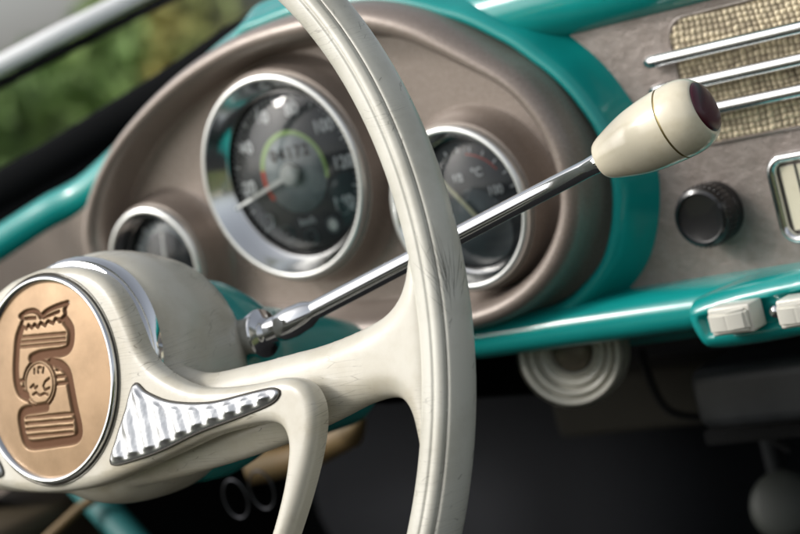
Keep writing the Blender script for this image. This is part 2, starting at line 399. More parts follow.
M += [box(pol(c3, R(a), .0265, HD+.0004), (.0013, .0001, .0005), np.array([pol(np.zeros(3), R(a), 1, 0), -Y_, np.cross(pol(np.zeros(3), R(a), 1, 0), -Y_)]).T) for a in range(10, 171, 16)]
obj('dial_markings', *merge(*M), PALE, fu, 180)
cl, c1 = gauge('clock_gauge', at(154, 268, 0), .0335, 'small round gauge with chrome bezel at the lower left of the gauge panel')
obj('scale_band', *arcband(c1, .0175, .0225, R(20), R(160), HD+.0003), DIALG, cl, 180)
obj('needle_hub', *lathe([(0, .0030), (.0034, .0026), (.0042, 0)], c1+FRONT*(HD+.0035), FRONT, 32), WHITE, cl, 60)
needle(cl, c1, c1+X_*.004+Z_*.017, .0010, WHITE, HD+.003, .004)
M = [box(pol(c1, R(a), .0225, HD+.0004), (.0016, .0001, .0005), np.array([pol(np.zeros(3), R(a), 1, 0), -Y_, np.cross(pol(np.zeros(3), R(a), 1, 0), -Y_)]).T) for a in range(0, 360, 30)]
obj('dial_markings', *merge(*M), PALE, cl, 180)

# radio side panel
YP = .036
a0 = at(560, 40, YP); a1 = at(640, 287, YP); tr = at(900, -60, YP); 
x0, x1 = at(540, 150, YP)[0], at(800, 100, YP)[0]+.20
zt = at(640, 0, YP)[2]+.03; zs = at(60, 232, .06)[2]; zb = at(720, 276, YP)[2]-.012
obj('radio_panel', *box(((x0+x1)/2, YP+.004, (zt+zb)/2), ((x1-x0)/2, .004, (zt-zb)/2)), BROWNP, dash, 30)
# teal sheet metal behind everything
xl = at(-40, 250, .05)[0]
obj('dash_sheet', *box(((x0+xl)/2+.01, .062, (zs+zb)/2-.005), ((x0-xl)/2+.02, .006, (zs-zb)/2-.002)), BROWN, dash, 30)

# upper roll along the dash top (right) and its bend down to the left
rollR = at(596, -7, .022); rr = .017
z_roll = rollR[2]
def roll_prof(): 
    P = []
    for a in np.linspace(-100, 100, 26): P.append((-math.cos(R(a))*.021, math.sin(R(a))*.0185))
    return P
prof = roll_prof()
def sweep(path, prof, scale=None, cap=True):
    """profile (y offset, z offset) carried along a path"""
    V = []; F = []; n = len(prof)
    for i, p in enumerate(path):
        t = unit(np.array(path[min(i+1, len(path)-1)])-np.array(path[max(i-1, 0)])); s = unit(np.cross(Z_, t)); k = 1 if scale is None else scale[i]
        up = np.cross(t, s)
        for a, b in prof: V.append(np.array(p)+s*a*k+up*b*k)
    for i in range(len(path)-1):
        for k in range(n-1): F.append((i*n+k, i*n+k+1, (i+1)*n+k+1, (i+1)*n+k))
    if cap: F.append(tuple(range(n))); F.append(tuple((len(path)-1)*n+k for k in range(n)))
    return V, F
zr = z_roll+.0015
pr2 = [(a, b) for a, b in prof]+[(.05, .0205), (.13, .012)]
pr2 = [(.05, -.016)]+pr2
pthR = [np.array([x, .043, zr]) for x in np.linspace(at(300, 30, .016)[0], x1+.02, 12)]
obj('top_roll', *sweep(pthR, pr2), TEAL, dash, 50)
# left top roll
Lp = catmull([at(190, 95, .045), at(100, 183, .045), at(50, 213, .035), at(0, 245, .02), at(-60, 285, .0), at(-160, 350, -.03)], 8)
obj('side_roll', *tube(Lp, [.0105]*len(Lp), 28), TEAL, dash, 60)
# brown lower strip beneath the left roll
Lq = [p+np.array([0.004, .012, -.034]) for p in Lp]
obj('side_panel', *sweep(Lq, [(0, .026), (-.003, .018), (-.004, 0), (0, -.03), (0, -.09), (.02, -.09), (.02, .026)]), BROWN, dash, 40)

# lower ledge
zl = at(640, 321, .008)[2]
lp = [(.045, .0112), (.02, .0108), (.008, .0098), (.002, .0065), (0, .002), (0, -.003), (.003, -.0075), (.010, -.0098), (.035, -.011), (.042, -.013), (.048, -.021), (.06, -.022), (.06, .0112)]
pth = [np.array([x, .008, zl]) for x in np.linspace(at(458, 345, 0)[0], x1+.02, 10)]
obj('lower_ledge', *sweep(pth, lp), TEAL, dash, 55)
# switch pod
po = [(700, 297), (740, 284), (800, 270), (860, 257), (900, 250), (905, 315), (860, 325), (800, 337), (760, 344), (722, 349), (708, 347), (698, 335), (690, 318), (691, 304)]
poP = resample(catmull([xz(at(x, y, .000)) for x, y in po], 6, True), 110)
def podh(d, X): return .0105*np.sqrt(1-(1-np.minimum(d/.007, 1))**2)-.003*np.clip((d-.0075)/.0015, 0, 1)
V, F = pillow([poP], .0012, podh, -.02)
obj('switch_pod', [(v[0], .004-v[2], v[1]) for v in V], F, TEAL, dash, 60)
def key(px, py, w=.0104, lab=None):
    c_ = at(px, py, -.012); k = bpy.data.objects.new('switch', None); COL.objects.link(k); put(k, dash)
    V, F = box(c_, (w, .006, .0062), None, .0010)
    obj('key_body', V, F, KEYC, k, 30)
    bm = bmesh.new(); hh = .0054
    q = [bm.verts.new(p) for p in [(-w*.95, -.0056, -hh), (w*.95, -.0056, -hh), (w*.95, -.0056, hh), (-w*.95, -.0056, hh), (-w*.82, -.0100, -hh*.8), (w*.05, -.0112, -hh*.8), (w*.05, -.0112, hh*.8), (-w*.82, -.0100, hh*.8), (w*.84, -.0086, -hh*.8), (w*.84, -.0086, hh*.8)]]
    for f in [(0, 1, 8, 5, 4), (1, 2, 9, 8), (2, 3, 7, 6, 9), (3, 0, 4, 7), (4, 5, 6, 7), (5, 8, 9, 6), (3, 2, 1, 0)]: bm.faces.new([q[i] for i in f])
    bmesh.ops.bevel(bm, geom=bm.edges[:], offset=.0011, segments=4, affect='EDGES'); bm.verts.index_update()
    V = [c_+np.array(v.co) for v in bm.verts]; F = [[v.index for v in f.verts] for f in bm.faces]; bm.free()
    obj('key_cap', V, F, KEYC, k, 50)
key(737, 317); key(806, 309); key(876, 296)
obj('indicator_stud', *lathe([(0, .0035), (.002, .003), (.0032, .0012), (.0035, -.002)], at(777, 311, -.006), FRONT, 24), CHROME, dash, 60)

# speaker grille
gc = at(676, 14, YP); gx0 = at(676, 60, YP)[0]; gz1 = at(720, 7, YP)[2]; gz0 = at(760, 134, YP)[2]; gx1 = x1-.03
rr_ = .010
ol = []
for (cx, cz, a) in ((gx1-rr_, gz1-rr_, 0), (gx0+rr_, gz1-rr_, 90), (gx0+rr_, gz0+rr_, 180), (gx1-rr_, gz0+rr_, 270)):
    for k in range(9): aa = R(a+k*11.25); ol.append((cx+rr_*math.cos(aa), cz+rr_*math.sin(aa)))
sg = bpy.data.objects.new('speaker_grille', None); COL.objects.link(sg); put(sg, dash); sg['label'] = 'woven tan speaker cloth crossed by chrome bars'
rim_ = []
for off, y in ((.0012, YP-.0002), (.0008, YP-.0012), (0, YP-.0016), (-.0008, YP-.0008), (-.001, YP+.003)):
    C0 = np.array([(gx0+gx1)/2, (gz0+gz1)/2]); l = []
    for p in ol:
        d = np.array(p)-C0; h_ = np.array([(gx1-gx0)/2, (gz1-gz0)/2]); l.append(np.array([C0[0]+d[0]*(1+off/h_[0]), y, C0[1]+d[1]*(1+off/h_[1])]))
    rim_.append(l)
obj('grille_edge', *loft(rim_), BROWNP, sg, 60)
def weave():
    st = .00032; vx = np.arange(gx0+.0006, min(gx1, at(800, 60, YP)[0]+.03), st); vz = np.arange(gz0+.0006, gz1-.0006, st); px, pz = .0031, .0027
    GX, GZ = np.meshgrid(vx, vz); ox = np.array([[noise.noise(Vector((x*60, z*60, 0))) for x in vx[::8]] for z in vz[::8]])
    ox = np.kron(ox, np.ones((8, 8)))[:len(vz), :len(vx)]
    u = (GX+ox*.0016)/px; w = (GZ+ox*.0014)/pz
    iu, iw = np.floor(u), np.floor(w); fu_, fw = u-iu-.5, w-iw-.5
    rnd = np.sin(iu*12.9898+iw*78.233)*43758.5453; rnd -= np.floor(rnd)
    hz = np.sqrt(np.maximum(0, 1-(fw*2.1)**2))*(.35+.65*np.cos(math.pi*fu_))*np.where((iu+iw) % 2 == 0, 1, .35)
    vt = np.sqrt(np.maximum(0, 1-(fu_*2.3)**2))*(.35+.65*np.cos(math.pi*fw))*np.where((iu+iw) % 2 == 1, 1, .35)
    H = np.maximum(hz, vt)*(.0010+.0007*rnd)
    # rounded corner cut
    keep = ~((GX < gx0+rr_) & (GZ > gz1-rr_) & (np.hypot(GX-gx0-rr_, GZ-gz1+rr_) > rr_-.0003)) & ~((GX < gx0+rr_) & (GZ < gz0+rr_) & (np.hypot(GX-gx0-rr_, GZ-gz0-rr_) > rr_-.0003))
    V = np.stack([GX, YP-.0002-H, GZ], -1).reshape(-1, 3); a, b = GX.shape
    I = np.arange(a*b).reshape(a, b); K = keep[:-1, :-1] & keep[1:, 1:] & keep[1:, :-1] & keep[:-1, 1:]
    F = np.stack([I[:-1, :-1][K], I[:-1, 1:][K], I[1:, 1:][K], I[1:, :-1][K]], 1)
    me = bpy.data.meshes.new('speaker_cloth'); me.from_pydata(V.tolist(), [], F.tolist()); me.polygons.foreach_set('use_smooth', [True]*len(F))
    me.attributes.new('thread_tone_gap_shade', 'FLOAT', 'POINT').data.foreach_set('value', (rnd*.35+.65*np.clip(H/.0014, 0, 1)).ravel().astype(np.float32))  # random thread tone, with shade between threads painted in by height
    m = mat('speaker_weave', (.52, .42, .24), .75, bump=[(3000, .4, .0003)])
    t = m.node_tree; at_ = t.nodes.new('ShaderNodeAttribute'); at_.attribute_name = 'thread_tone_gap_shade'
    cr = t.nodes.new('ShaderNodeValToRGB'); cr.color_ramp.elements[0].color = (.05, .03, .015, 1); cr.color_ramp.elements[1].color = (.74, .64, .45, 1); cr.color_ramp.elements[1].position = .8
    t.links.new(at_.outputs['Fac'], cr.inputs[0]); t.links.new(cr.outputs[0], t.nodes['Principled BSDF'].inputs['Base Color'])
    me.materials.append(m); o = bpy.data.objects.new('speaker_cloth', me); COL.objects.link(o); put(o, sg)
weave()
for (xa, ya) in ((646, 63), (652, 92), (668, 118)):
    A_ = at(xa, ya, YP-.008)
    xe = x1-.03
    P = [A_+Y_*.009, A_+Y_*.004+X_*.0001, A_+Y_*.001+X_*.0012, A_+X_*.0035]+[np.array([x, A_[1], A_[2]]) for x in np.linspace(A_[0]+.006, xe-.0035, 8)]+[np.array([xe, YP+.001, A_[2]])]
    obj('chrome_bar', *tube(P, [.0028, .0029, .0030]+[.0030]*(len(P)-3), 20), CHROME, sg, 50)

# round control knob
kc = at(716, 211, YP)
kn = bpy.data.objects.new('control_knob', None); COL.objects.link(kn); put(kn, dash)
V, F = lathe([(.0142, 0), (.0142, .004), (.0137, .005), (.0139, .0055), (.0139, .0130), (.0132, .0148), (.0116, .0156), (.0112, .0146), (.0104, .0143), (0, .0153)], kc, FRONT, 96)
obj('knob_body', V, F, BLACK, kn, 35)
M = []
for k in range(36):
    a = R(k*10); d = X_*math.cos(a)+Z_*math.sin(a); M.append(box(kc+FRONT*.0092+d*.0139, (.0006, .0034, .0006), np.array([d, -Y_, np.cross(d, -Y_)]).T, .0003, 2))
obj('knob_flute', *merge(*M), BLACK, kn, 40)

# radio dial window with chrome frame (right edge of the photo)
rx0, rz1, rz0 = at(776, 200, YP)[0], at(800, 149, YP)[2], at(800, 243, YP)[2]
rw = bpy.data.objects.new('radio_dial_window', None); COL.objects.link(rw); put(rw, dash)
def rrect(x0, x1, z0, z1, r, n=8):
    o = []
    for (cx, cz, a) in ((x1-r, z1-r, 0), (x0+r, z1-r, 90), (x0+r, z0+r, 180), (x1-r, z0+r, 270)):
        for k in range(n+1): aa = R(a+k*90/n); o.append((cx+r*math.cos(aa), cz+r*math.sin(aa)))
    return o
L_ = []
for off, y in ((0, YP), (0, YP-.003), (.0012, YP-.0045), (.003, YP-.0045), (.0042, YP-.003), (.0045, YP-.0005)):
    L_.append([np.array([x, y, z]) for x, z in rrect(rx0+off, x1-.06-off, rz0+off, rz1-off, .009-off)])
obj('frame', *loft(L_), CHROME, rw, 60)
obj('scale', *box(((rx0+x1-.06)/2, YP-.0008, (rz0+rz1)/2), ((x1-.06-rx0)/2-.006, .0006, (rz1-rz0)/2-.006), None, .0003, 1), KNOBC, rw, 30)
M = [box((rx0+.014+.006*k, YP-.0017, (rz0+rz1)/2), (.0004, .0002, (rz1-rz0)*(.28 if k % 3 else .36)), None) for k in range(14)]
obj('scale_lines', *merge(*M), DIGIT, rw, 30)

# ================================================================== WINDSCREEN
ws = thing('windscreen', at(100, 120, .12), 'windscreen glass set in black rubber above the dashboard, with a bright metal edge strip', 'windscreen')
g0, g1, g2, g3 = at(-160, 268, .02), at(0, 193, .07), at(150, 104, .12), at(300, 14, .15)
Gp = catmull([g0, g1, g2, g3, at(520, -30, .16), at(900, -130, .16)], 8)
obj('windscreen_seal', *tube(Gp, [.0135]*len(Gp), 20), RUBBER, ws, 60)
V, F = sweep([p+np.array([.0, .0, -.030]) for p in Gp], [(-.008, .028), (-.016, -.03), (-.01, -.07), (.01, -.07), (.006, .028)]); obj('scuttle', V, F, RUBBER, ws, 50)
dpt = lambda p: -(RC@(p-CAM))[2]
t0, t1, t2 = atd(-120, 128, dpt(g0)), atd(60, 34, dpt(g1)+.02), atd(260, -66, dpt(g2)+.06)
Tp = [t0+(t1-t0)*k/6 for k in range(7)]+[t1+(t2-t1)*k/6 for k in range(1, 7)]
gp = resample(Gp[:25], 13, closed=False)
V = [p for p in gp]+[p for p in Tp]
obj('windscreen_glass', V, [(i, i+1, 14+i, 13+i) for i in range(12)], WGLASS, ws, 180)
STRIP = mat('bright_strip', (.92, .93, .93), .5, metal=0)
obj('edge_strip', *tube(Tp, .0060, 16), STRIP, ws, 60)
obj('edge_seal', *tube([p+np.array([.003, 0, -.010]) for p in Tp], .0035, 16), RUBBER, ws, 60)

# ================================================================== STEERING WHEEL
wheel = thing('steering_wheel', WC, 'cream two-spoke steering wheel with horn ring and copper coloured round emblem', 'steering wheel')
RR, rt_ = .2000, .0098
def rim_profile():
    P = []
    for k in range(144):
        a = R(k*2.5)                            # 0 = straight at the driver, positive = outward
        d = (k*2.5+180) % 360-180
        r = rt_
        sx = 1.0
        r -= .00050*math.exp(-((d-6)/3.2)**2)+.00075*math.exp(-((d-37)/3.4)**2)
        r += .00035*math.exp(-((d-21)/9)**2)
        r -= .00025*math.exp(-((d-70)/22)**2)
        P.append((r*math.sin(a)*1.0, r*math.cos(a)*1.05))
    return P
pf = rim_profile(); V = []; F = []; NS = 320; n = len(pf)
for i in range(NS):
    a = 2*math.pi*i/NS
    for o_, h in pf: V.append(((RR+o_)*math.cos(a), (RR+o_)*math.sin(a), h))
for i in range(NS):
    j = (i+1) % NS
    for k in range(n): F.append((i*n+k, i*n+(k+1) % n, j*n+(k+1) % n, j*n+k))
rimV, rimF = V, F
def rimpt(a, phi):
    d = (phi+180) % 360-180; r = rt_-.00050*math.exp(-((d-6)/3.2)**2)+.00075*math.exp(-((d-37)/3.4)**2)+.00035*math.exp(-((d-21)/9)**2)-.00025*math.exp(-((d-70)/22)**2)
    r += .00001; o_, h = r*math.sin(R(phi)), r*math.cos(R(phi))*1.05; return np.array([(RR+o_)*math.cos(a), (RR+o_)*math.sin(a), h])
q_ = atw(438, 318, 0); aF = math.atan2(q_[1], q_[0]); M = []
for k in range(30):
    s0 = rng.uniform(-.02, .03); ph0 = 58+rng.uniform(-10, 10); ln = rng.uniform(.05, .17); dp = rng.normal()*26
    pts = [rimpt(aF+s0+ln*t, ph0+dp*1.5*t**1.2) for t in np.linspace(rng.uniform(.1, .5), 1, 14)]
    M.append(tube(w2w(pts), [rng.uniform(.00003, .00006)*math.sin(math.pi*(.06+.9*t)) for t in np.linspace(0, 1, 14)], 5, False))
for k in range(26):
    a_ = rng.uniform(-.28, 1.0); ph = rng.uniform(20, 120); l = rng.uniform(.004, .02)
    pts = [rimpt(a_+l*t, ph+rng.normal()*0+8*t) for t in np.linspace(0, 1, 6)]
    M.append(tube(w2w(pts), [rng.uniform(.00003, .00008)]*6, 5, False))
for ph_, w_ in ((37, .00022), (6, .00012)):
    for j_ in range(14):
        a_ = -1.0+j_*.17; M.append(tube(w2w([rimpt(a_+.168*t, ph_)-np.array([0, 0, .00006]) for t in np.linspace(0, 1, 14)]), [w_*(.5+.7*abs(noise.noise(Vector((a_*40+t*9, ph_, 0))))) for t in np.linspace(0, 1, 14)], 6, False))
V2, F2 = merge((w2w(rimV), rimF), *M)
rim = obj('rim', V2, F2, RIMC, wheel, 180, merge=False); rim.data.materials.append(COPLINE)
for i_ in range(len(rimF), len(F2)): rim.data.polygons[i_].material_index = 1
# hub shell and the two spokes, one moulding
HZ = .0235                                       # emblem height over the rim plane
ec = atw(56, 378, HZ); ec = np.array([-.0004, ec[1]])
print('emblem centre in wheel plane', atw(56, 378, HZ), 'radius', [np.linalg.norm(atw(x, y, HZ)-ec) for x, y in ((51, 279), (59, 478), (116, 388), (0, 309), (0, 452))])
top = [(150, 352), (200, 372), (250, 364), (290, 354), (330, 343), (373, 325), (396, 308), (408, 286), (413, 255), (418, 225)]
bot = [(428, 470), (422, 435), (415, 410), (402, 398), (373, 404), (330, 425), (265, 452), (182, 477), (130, 488), (90, 494)]
tl = [atw(x, y, 0) for x, y in top]; bl = [atw(x, y, 0) for x, y in bot]
outer = [np.array([RR*math.cos(a), RR*math.sin(a)]) for a in np.linspace(math.atan2(tl[-1][1], tl[-1][0]), math.atan2(bl[0][1], bl[0][0]), 8)]
sol = catmull(tl, 6)[:-1]+outer+catmull(bl, 6)[1:]
sol = resample(sol, 260)
print('spoke', tl[3], bl[-4], 'rim end', tl[-1], bl[0])
def sph(d, X):
    return .0078*np.sqrt(1-(1-np.minimum(d/.0095, 1))**2)+.00001
V, F = pillow([sol], .0022, sph, 0, both=True)
ML = []
for s in (1, -1):
    vv = V.copy(); vv[:, 0] *= s; vv[:, 2] -= .004*np.clip(1-np.abs(vv[:, 0])/.16, 0, 1); ML.append((vv.tolist(), F if s > 0 else [tuple(reversed(f)) for f in F]))
bowl = [(.001, .004), (.030, .004), (.046, .003), (.0520, -.002), (.0545, -.010), (.0550, -.020), (.0540, -.030), (.0520, -.041), (.0490, -.047), (.0465, -.0495), (.0450, -.0500), (.001, -.0500)]
bp_ = catmull(bowl, 4); Vb = []; Fb = []
for r, h in bp_:
    for k in range(96): a = 2*math.pi*k/96; Vb.append((ec[0]+r*math.cos(a), ec[1]+r*math.sin(a), h))
nb = len(bp_)
for i in range(nb-1):
    for k in range(96): Fb.append((i*96+k, i*96+(k+1) % 96, (i+1)*96+(k+1) % 96, (i+1)*96+k))
Fb.append(tuple(range(96))); Fb.append(tuple((nb-1)*96+k for k in range(96)))
V, F = merge(ML[0], ML[1], (Vb, Fb))
tmp = obj('hub_shell', w2w(V), F, CREAM, None, 180)
md = tmp.modifiers.new('r', 'REMESH'); md.mode = 'VOXEL'; md.voxel_size = .0011; md.use_smooth_shade = True
ms = tmp.modifiers.new('s', 'SMOOTH'); ms.factor = .5; ms.iterations = 14
bpy.context.view_layer.update()
me = bpy.data.meshes.new_from_object(tmp.evaluated_get(bpy.context.evaluated_depsgraph_get())); old = tmp.data
tmp.modifiers.clear(); tmp.data = me; bpy.data.meshes.remove(old); me.polygons.foreach_set('use_smooth', [True]*len(me.polygons)); put(tmp, wheel)

# horn pad + ring
HP = .0215; ROT = 0
right_top = [(60, 267), (80, 269), (100, 279), (116, 298), (128, 324), (139, 351), (156, 371), (185, 386), (215, 388), (250, 384), (280, 378), (300, 384), (311, 402), (313, 425), (309, 455), (300, 492), (287, 534)]
right_bot = [(60, 491), (90, 487), (120, 476), (155, 460), (185, 446), (210, 435), (240, 427), (262, 423), (277, 426), (284, 440), (284, 460), (279, 492), (268, 534)]
o1 = [atw(x, y, HP) for x, y in right_top]; i1 = [atw(x, y, HP) for x, y in right_bot]
ro = np.linalg.norm(o1[-1]); ri = np.linalg.norm(i1[-1]); print('horn ring radii', ro, ri, [np.linalg.norm(p) for p in o1[-4:]])
ao = math.atan2(o1[-1][1], o1[-1][0]); ai = math.atan2(i1[-1][1], i1[-1][0])
o1 = [p for p in o1 if p[0] > .002]; i1 = [p for p in i1 if p[0] > .002]
topy = o1[0][1]
oh = [np.array([0, topy+.0012])]+o1+[np.array([ro*math.cos(a), ro*math.sin(a)]) for a in np.linspace(ao, -math.pi/2, 9)[1:]]
ih = [np.array([0, i1[0][1]-.0010])]+i1+[np.array([ri*math.cos(a), ri*math.sin(a)]) for a in np.linspace(ai, -math.pi/2, 9)[1:]]
def mirror(h): return h+[np.array([-p[0], p[1]]) for p in reversed(h[1:-1])]
OL = resample(catmull(mirror(oh), 5, True), 620); IL = resample(catmull(mirror(ih), 5, True), 420)
er = .0424
def hp(d, X):
    r = np.hypot(X[:, 0]-ec[0], X[:, 1]-ec[1]); z = rounded(.0043, HP)(d, X)
    z = z-.0016*np.clip((.0475-r)/.003, 0, 1)*np.clip((r-0.0)/.001, 0, 1)*0
    return z
V, F = pillow([OL, IL], .0016, hp, HP-.0085)
# the wings sink a little towards the rim so the ring stands clear of the spoke
obj('horn_ring', w2w(V), F, CREAM, wheel, 60)

# chrome wing inserts
ins = [(112, 464), (117, 440), (126, 412), (135, 384), (148, 393), (172, 402), (210, 403), (248, 394), (270, 389), (278, 390), (280, 394), (271, 404), (240, 417), (200, 432), (165, 449), (138, 459)]
I1 = np.array([atw(x, y, HP) for x, y in ins]); I1 = resample(catmull(I1, 5, True), 180)
def insh(d, X):
    q = X[:, 0]*1.0+X[:, 1]*.18
    w = np.abs(((q/.0098) % 1)-.5)*2                              # fluted ribs
    rib = .0017*(.5+.5*np.cos(math.pi*w))*np.clip((d-.0012)/.0015, 0, 1)
    nz = np.array([noise.noise(Vector((x*220, y*220, 3))) for x, y in X])*.00022+np.array([noise.noise(Vector((x*900, y*900, 3))) for x, y in X])*.00007
    return .0013*np.sqrt(1-(1-np.minimum(d/.0014, 1))**2)+rib+nz*np.clip(d/.002, 0, 1)
V, F = pillow([I1], .0005, insh, -.001, rings=(.0003, .0008, .0014))
G1 = np.array(I1); cI = G1.mean(0)
for s in (1, -1):
    vv = V.copy(); vv[:, 0] *= s; vv[:, 2] += HP+.0001
    obj('wing_insert', w2w(vv), F if s > 0 else [tuple(reversed(f)) for f in F], CHROME2, wheel, 60)
    P = [w2w([p[0]*s, p[1], HP+.0002])[0] for p in G1]; obj('insert_outline', *tube(P+[P[0]], .00055, 8, False), COPLINE, wheel, 180)

# emblem: copper disc with the pressed mark
def zpt(x, y): return atw(x/2.543-2.5, 270+y/2.543, HZ+.0008)-ec
ST = []                                          # (points, width px, depth, brown)
def stroke(P, w, dep=1.0): ST.append(([zpt(*p) for p in P], w*.5/2.543*.00043, dep))
ring_pts = lambda cx, cy, rx, ry, n=28: [(cx+rx*math.cos(2*math.pi*k/n), cy+ry*math.sin(2*math.pi*k/n)) for k in range(n+1)]
# upper block outline, right bend, middle, lower block
stroke(catmull([(54, 152), (47, 178), (45, 215), (44, 255), (47, 290), (56, 312), (72, 322)], 4), 22)
stroke(catmull([(166, 128), (180, 150), (182, 180), (176, 200), (160, 209), (132, 213), (104, 218), (86, 226)], 4), 22)
stroke(catmull([(134, 232), (160, 243), (176, 262), (184, 300), (192, 350), (200, 395), (199, 420), (186, 432), (150, 438), (110, 444), (78, 446), (64, 434), (58, 405), (56, 375), (66, 360), (95, 354), (122, 349)], 4), 22)
for y in (172, 184, 196): stroke([(56, y), (168, y-10)], 7, .7)
for y in (283, 301): stroke([(52, y), (66, y-2)], 7, .8)
for y in (256, 274, 292): stroke([(150, y-2), (172, y-5)], 7, .8)
for y in (376, 392, 408, 424): stroke([(70, y), (186, y-10)], 7, .7)
# bird-like top with notched lower edge
for q in ([(50, 118), (64, 108), (84, 104), (98, 110), (104, 120)], [(104, 120), (118, 106), (136, 96), (154, 89), (170, 84)], [(50, 118), (58, 126), (54, 140)], [(170, 84), (164, 100), (166, 116), (154, 130)]): stroke(catmull(q, 4), 10)
for q in ([(64, 124), (92, 122)], [(112, 122), (150, 106)], [(54, 142), (70, 150), (74, 140), (84, 148), (90, 138), (100, 146), (106, 134), (118, 142), (124, 130), (138, 136), (142, 124), (156, 128)]): stroke(q, 6)
# round seal in the middle
stroke(ring_pts(107, 290, 42, 62), 5); stroke(ring_pts(107, 290, 35, 53), 3, .6)
for q in ([(94, 264), (94, 252)], [(104, 262), (104, 248)], [(104, 248), (111, 248)], [(116, 262), (118, 248)], [(84, 300), (92, 292), (96, 302), (102, 296)], [(132, 276), (122, 284), (117, 296), (121, 306), (133, 300)], [(90, 318), (98, 312), (108, 320), (120, 314), (128, 318)]): stroke(q, 4, .8)
gs = .00034; ax = np.arange(-er, er+gs, gs); GX, GY = np.meshgrid(ax, ax); Q = np.stack([GX.ravel(), GY.ravel()], 1); rq = np.hypot(Q[:, 0], Q[:, 1])
ca = np.zeros(len(Q))
for P, w, dep in ST:
    P = np.array(P); lo, hi = P.min(0)-w*3, P.max(0)+w*3; m_ = ((Q > lo) & (Q < hi)).all(1)
    if not m_.any(): continue
    d = segdist(Q[m_], P[:-1], P[1:]); ca[m_] = np.maximum(ca[m_], dep*(1-np.clip((d-w*.75)/(w*.5+.0001), 0, 1)))
hz = .0028*(1-(rq/er)**2)-.0011*ca
V = np.c_[Q+ec, hz+HZ-.0018]; k = len(ax); I = np.arange(k*k).reshape(k, k); ok = (rq.reshape(k, k) < er-.0003)
K = ok[:-1, :-1] & ok[1:, 1:] & ok[1:, :-1] & ok[:-1, 1:]
F = np.stack([I[:-1, :-1][K], I[:-1, 1:][K], I[1:, 1:][K], I[1:, :-1][K]], 1)
me = bpy.data.meshes.new('emblem_disc'); me.from_pydata(w2w(V).tolist(), [], F.tolist()); me.polygons.foreach_set('use_smooth', [True]*len(F))
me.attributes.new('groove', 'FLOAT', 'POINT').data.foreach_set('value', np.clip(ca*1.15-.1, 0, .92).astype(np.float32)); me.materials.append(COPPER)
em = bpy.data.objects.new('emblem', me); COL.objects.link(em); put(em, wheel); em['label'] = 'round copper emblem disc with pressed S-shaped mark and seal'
ecw = w2w([ec[0], ec[1], 0])[0]
def wlathe(name, prof, m, seg=160, parent=None, sm=60, up=0): return obj(name, *lathe(prof, ecw+wy*up, wn, seg), m, parent or wheel, sm)
wlathe('emblem_ring', [(er-.0022, HZ-.0030), (er-.0012, HZ-.0006), (er-.0004, HZ+.0006), (er+.0006, HZ+.0006), (er+.0012, HZ-.0004), (er+.0014, HZ-.004)], CHROME)
wlathe('emblem_seat', [(er+.0013, HZ-.0014), (er+.0021, HZ-.0022), (er+.0026, HZ-.0016)], COPLINE)
# chrome hub ring behind the pad
wlathe('hub_ring', [(.038, .0128), (.0425, .0126), (.0446, .0112), (.0455, .0092), (.0455, .0084), (.0472, .0080), (.0488, .0062), (.0496, .0030), (.0494, -.001)], CHROME, sm=35, up=.0026)

# ================================================================== STEERING COLUMN
colu = thing('steering_column', w2w([ec[0], ec[1], -.20])[0], 'teal steering column cover between the cream hub and the dashboard', 'steering column')
obj('column_cover', *lathe([(.038, -.048), (.0450, -.051), (.0460, -.058), (.0452, -.070), (.0410, -.082), (.0340, -.096), (.031, -.13), (.026, -.160), (.016, -.165)], ecw-wy*.003, wn, 96), TEAL, colu, 40)
obj('column_tube', *lathe([(.016, -.15), (.016, -.34), (0, -.34)], ecw-wy*.003, wn, 48), RUBBER, colu, 40)

# ================================================================== SHIFT LEVER
b0 = atd(268, 332, .905); k1 = atd(602, 160.5, .832); k2 = atd(712, 103, .805); dirL = unit(k2-k1)
lev = thing('shift_lever', b0, 'chrome shift lever with cream knob reaching from the column across the gauges', 'gear lever')
bend = atd(292, 322, .90)
Ps = [b0, bend]+[bend+(k1-bend)*t for t in (.03, .25, .5, .75, .86, .93, .97, 1.0)]+[k1+dirL*.006]
obj('lever_shaft', *tube(catmull(Ps, 4), np.interp(np.linspace(0, 1, len(catmull(Ps, 4))), [0, .1, .18, .6, .76, .86, .93, 1], [.0056, .0056, .0042, .0038, .0037, .0041, .0050, .0056]), 40), CHROME, lev, 60)
boss_ax = unit(RC.T@np.array([.78, .20, .58]))
obj('lever_boss', *lathe([(.0085, -.012), (.0098, -.004), (.0108, -.0006), (.0108, .0004), (.0102, .0012), (.0070, .0022), (.0064, .0030), (.0050, .0050), (0, .0060)], b0-boss_ax*.003, unit(boss_ax), 64), CHROME, lev, 50)
obj('lever_collar', *tube([bend-unit(k1-bend)*.010, bend-unit(k1-bend)*.006, bend, bend+unit(k1-bend)*.008, bend+unit(k1-bend)*.0125], [.0044, .0062, .0068, .0060, .0042], 40), CHROME, lev, 60)
Lk = np.linalg.norm(k2-k1)
kp = [(0, -.001), (.0088, -.0008), (.0098, .0006), (.0112, .006), (.0128, .0125), (.0142, .020), (.0150, .027), (.0153, .0325)]
kp = [(r, h) for r, h in kp]; Lk_ = .0475
kb = [(0, 0), (.0060, 0), (.0080, .0010), (.0104, .0070), (.0130, .016), (.0143, .0245), (.0149, .032), (.0150, .0345)]
kq = [(.0150, .0354), (.01502, .0385), (.0146, .0425), (.0134, .0460), (.0118, .0482), (.0106, .0490), (.0100, .0486)]
sc = 1.0
obj('knob', *lathe(catmull(kb, 5), k1, dirL, 96), KNOBC, lev, 60)
kn2 = obj('knob_end', *lathe(catmull(kq, 5), k1, dirL, 96), KNOBC, lev, 60)
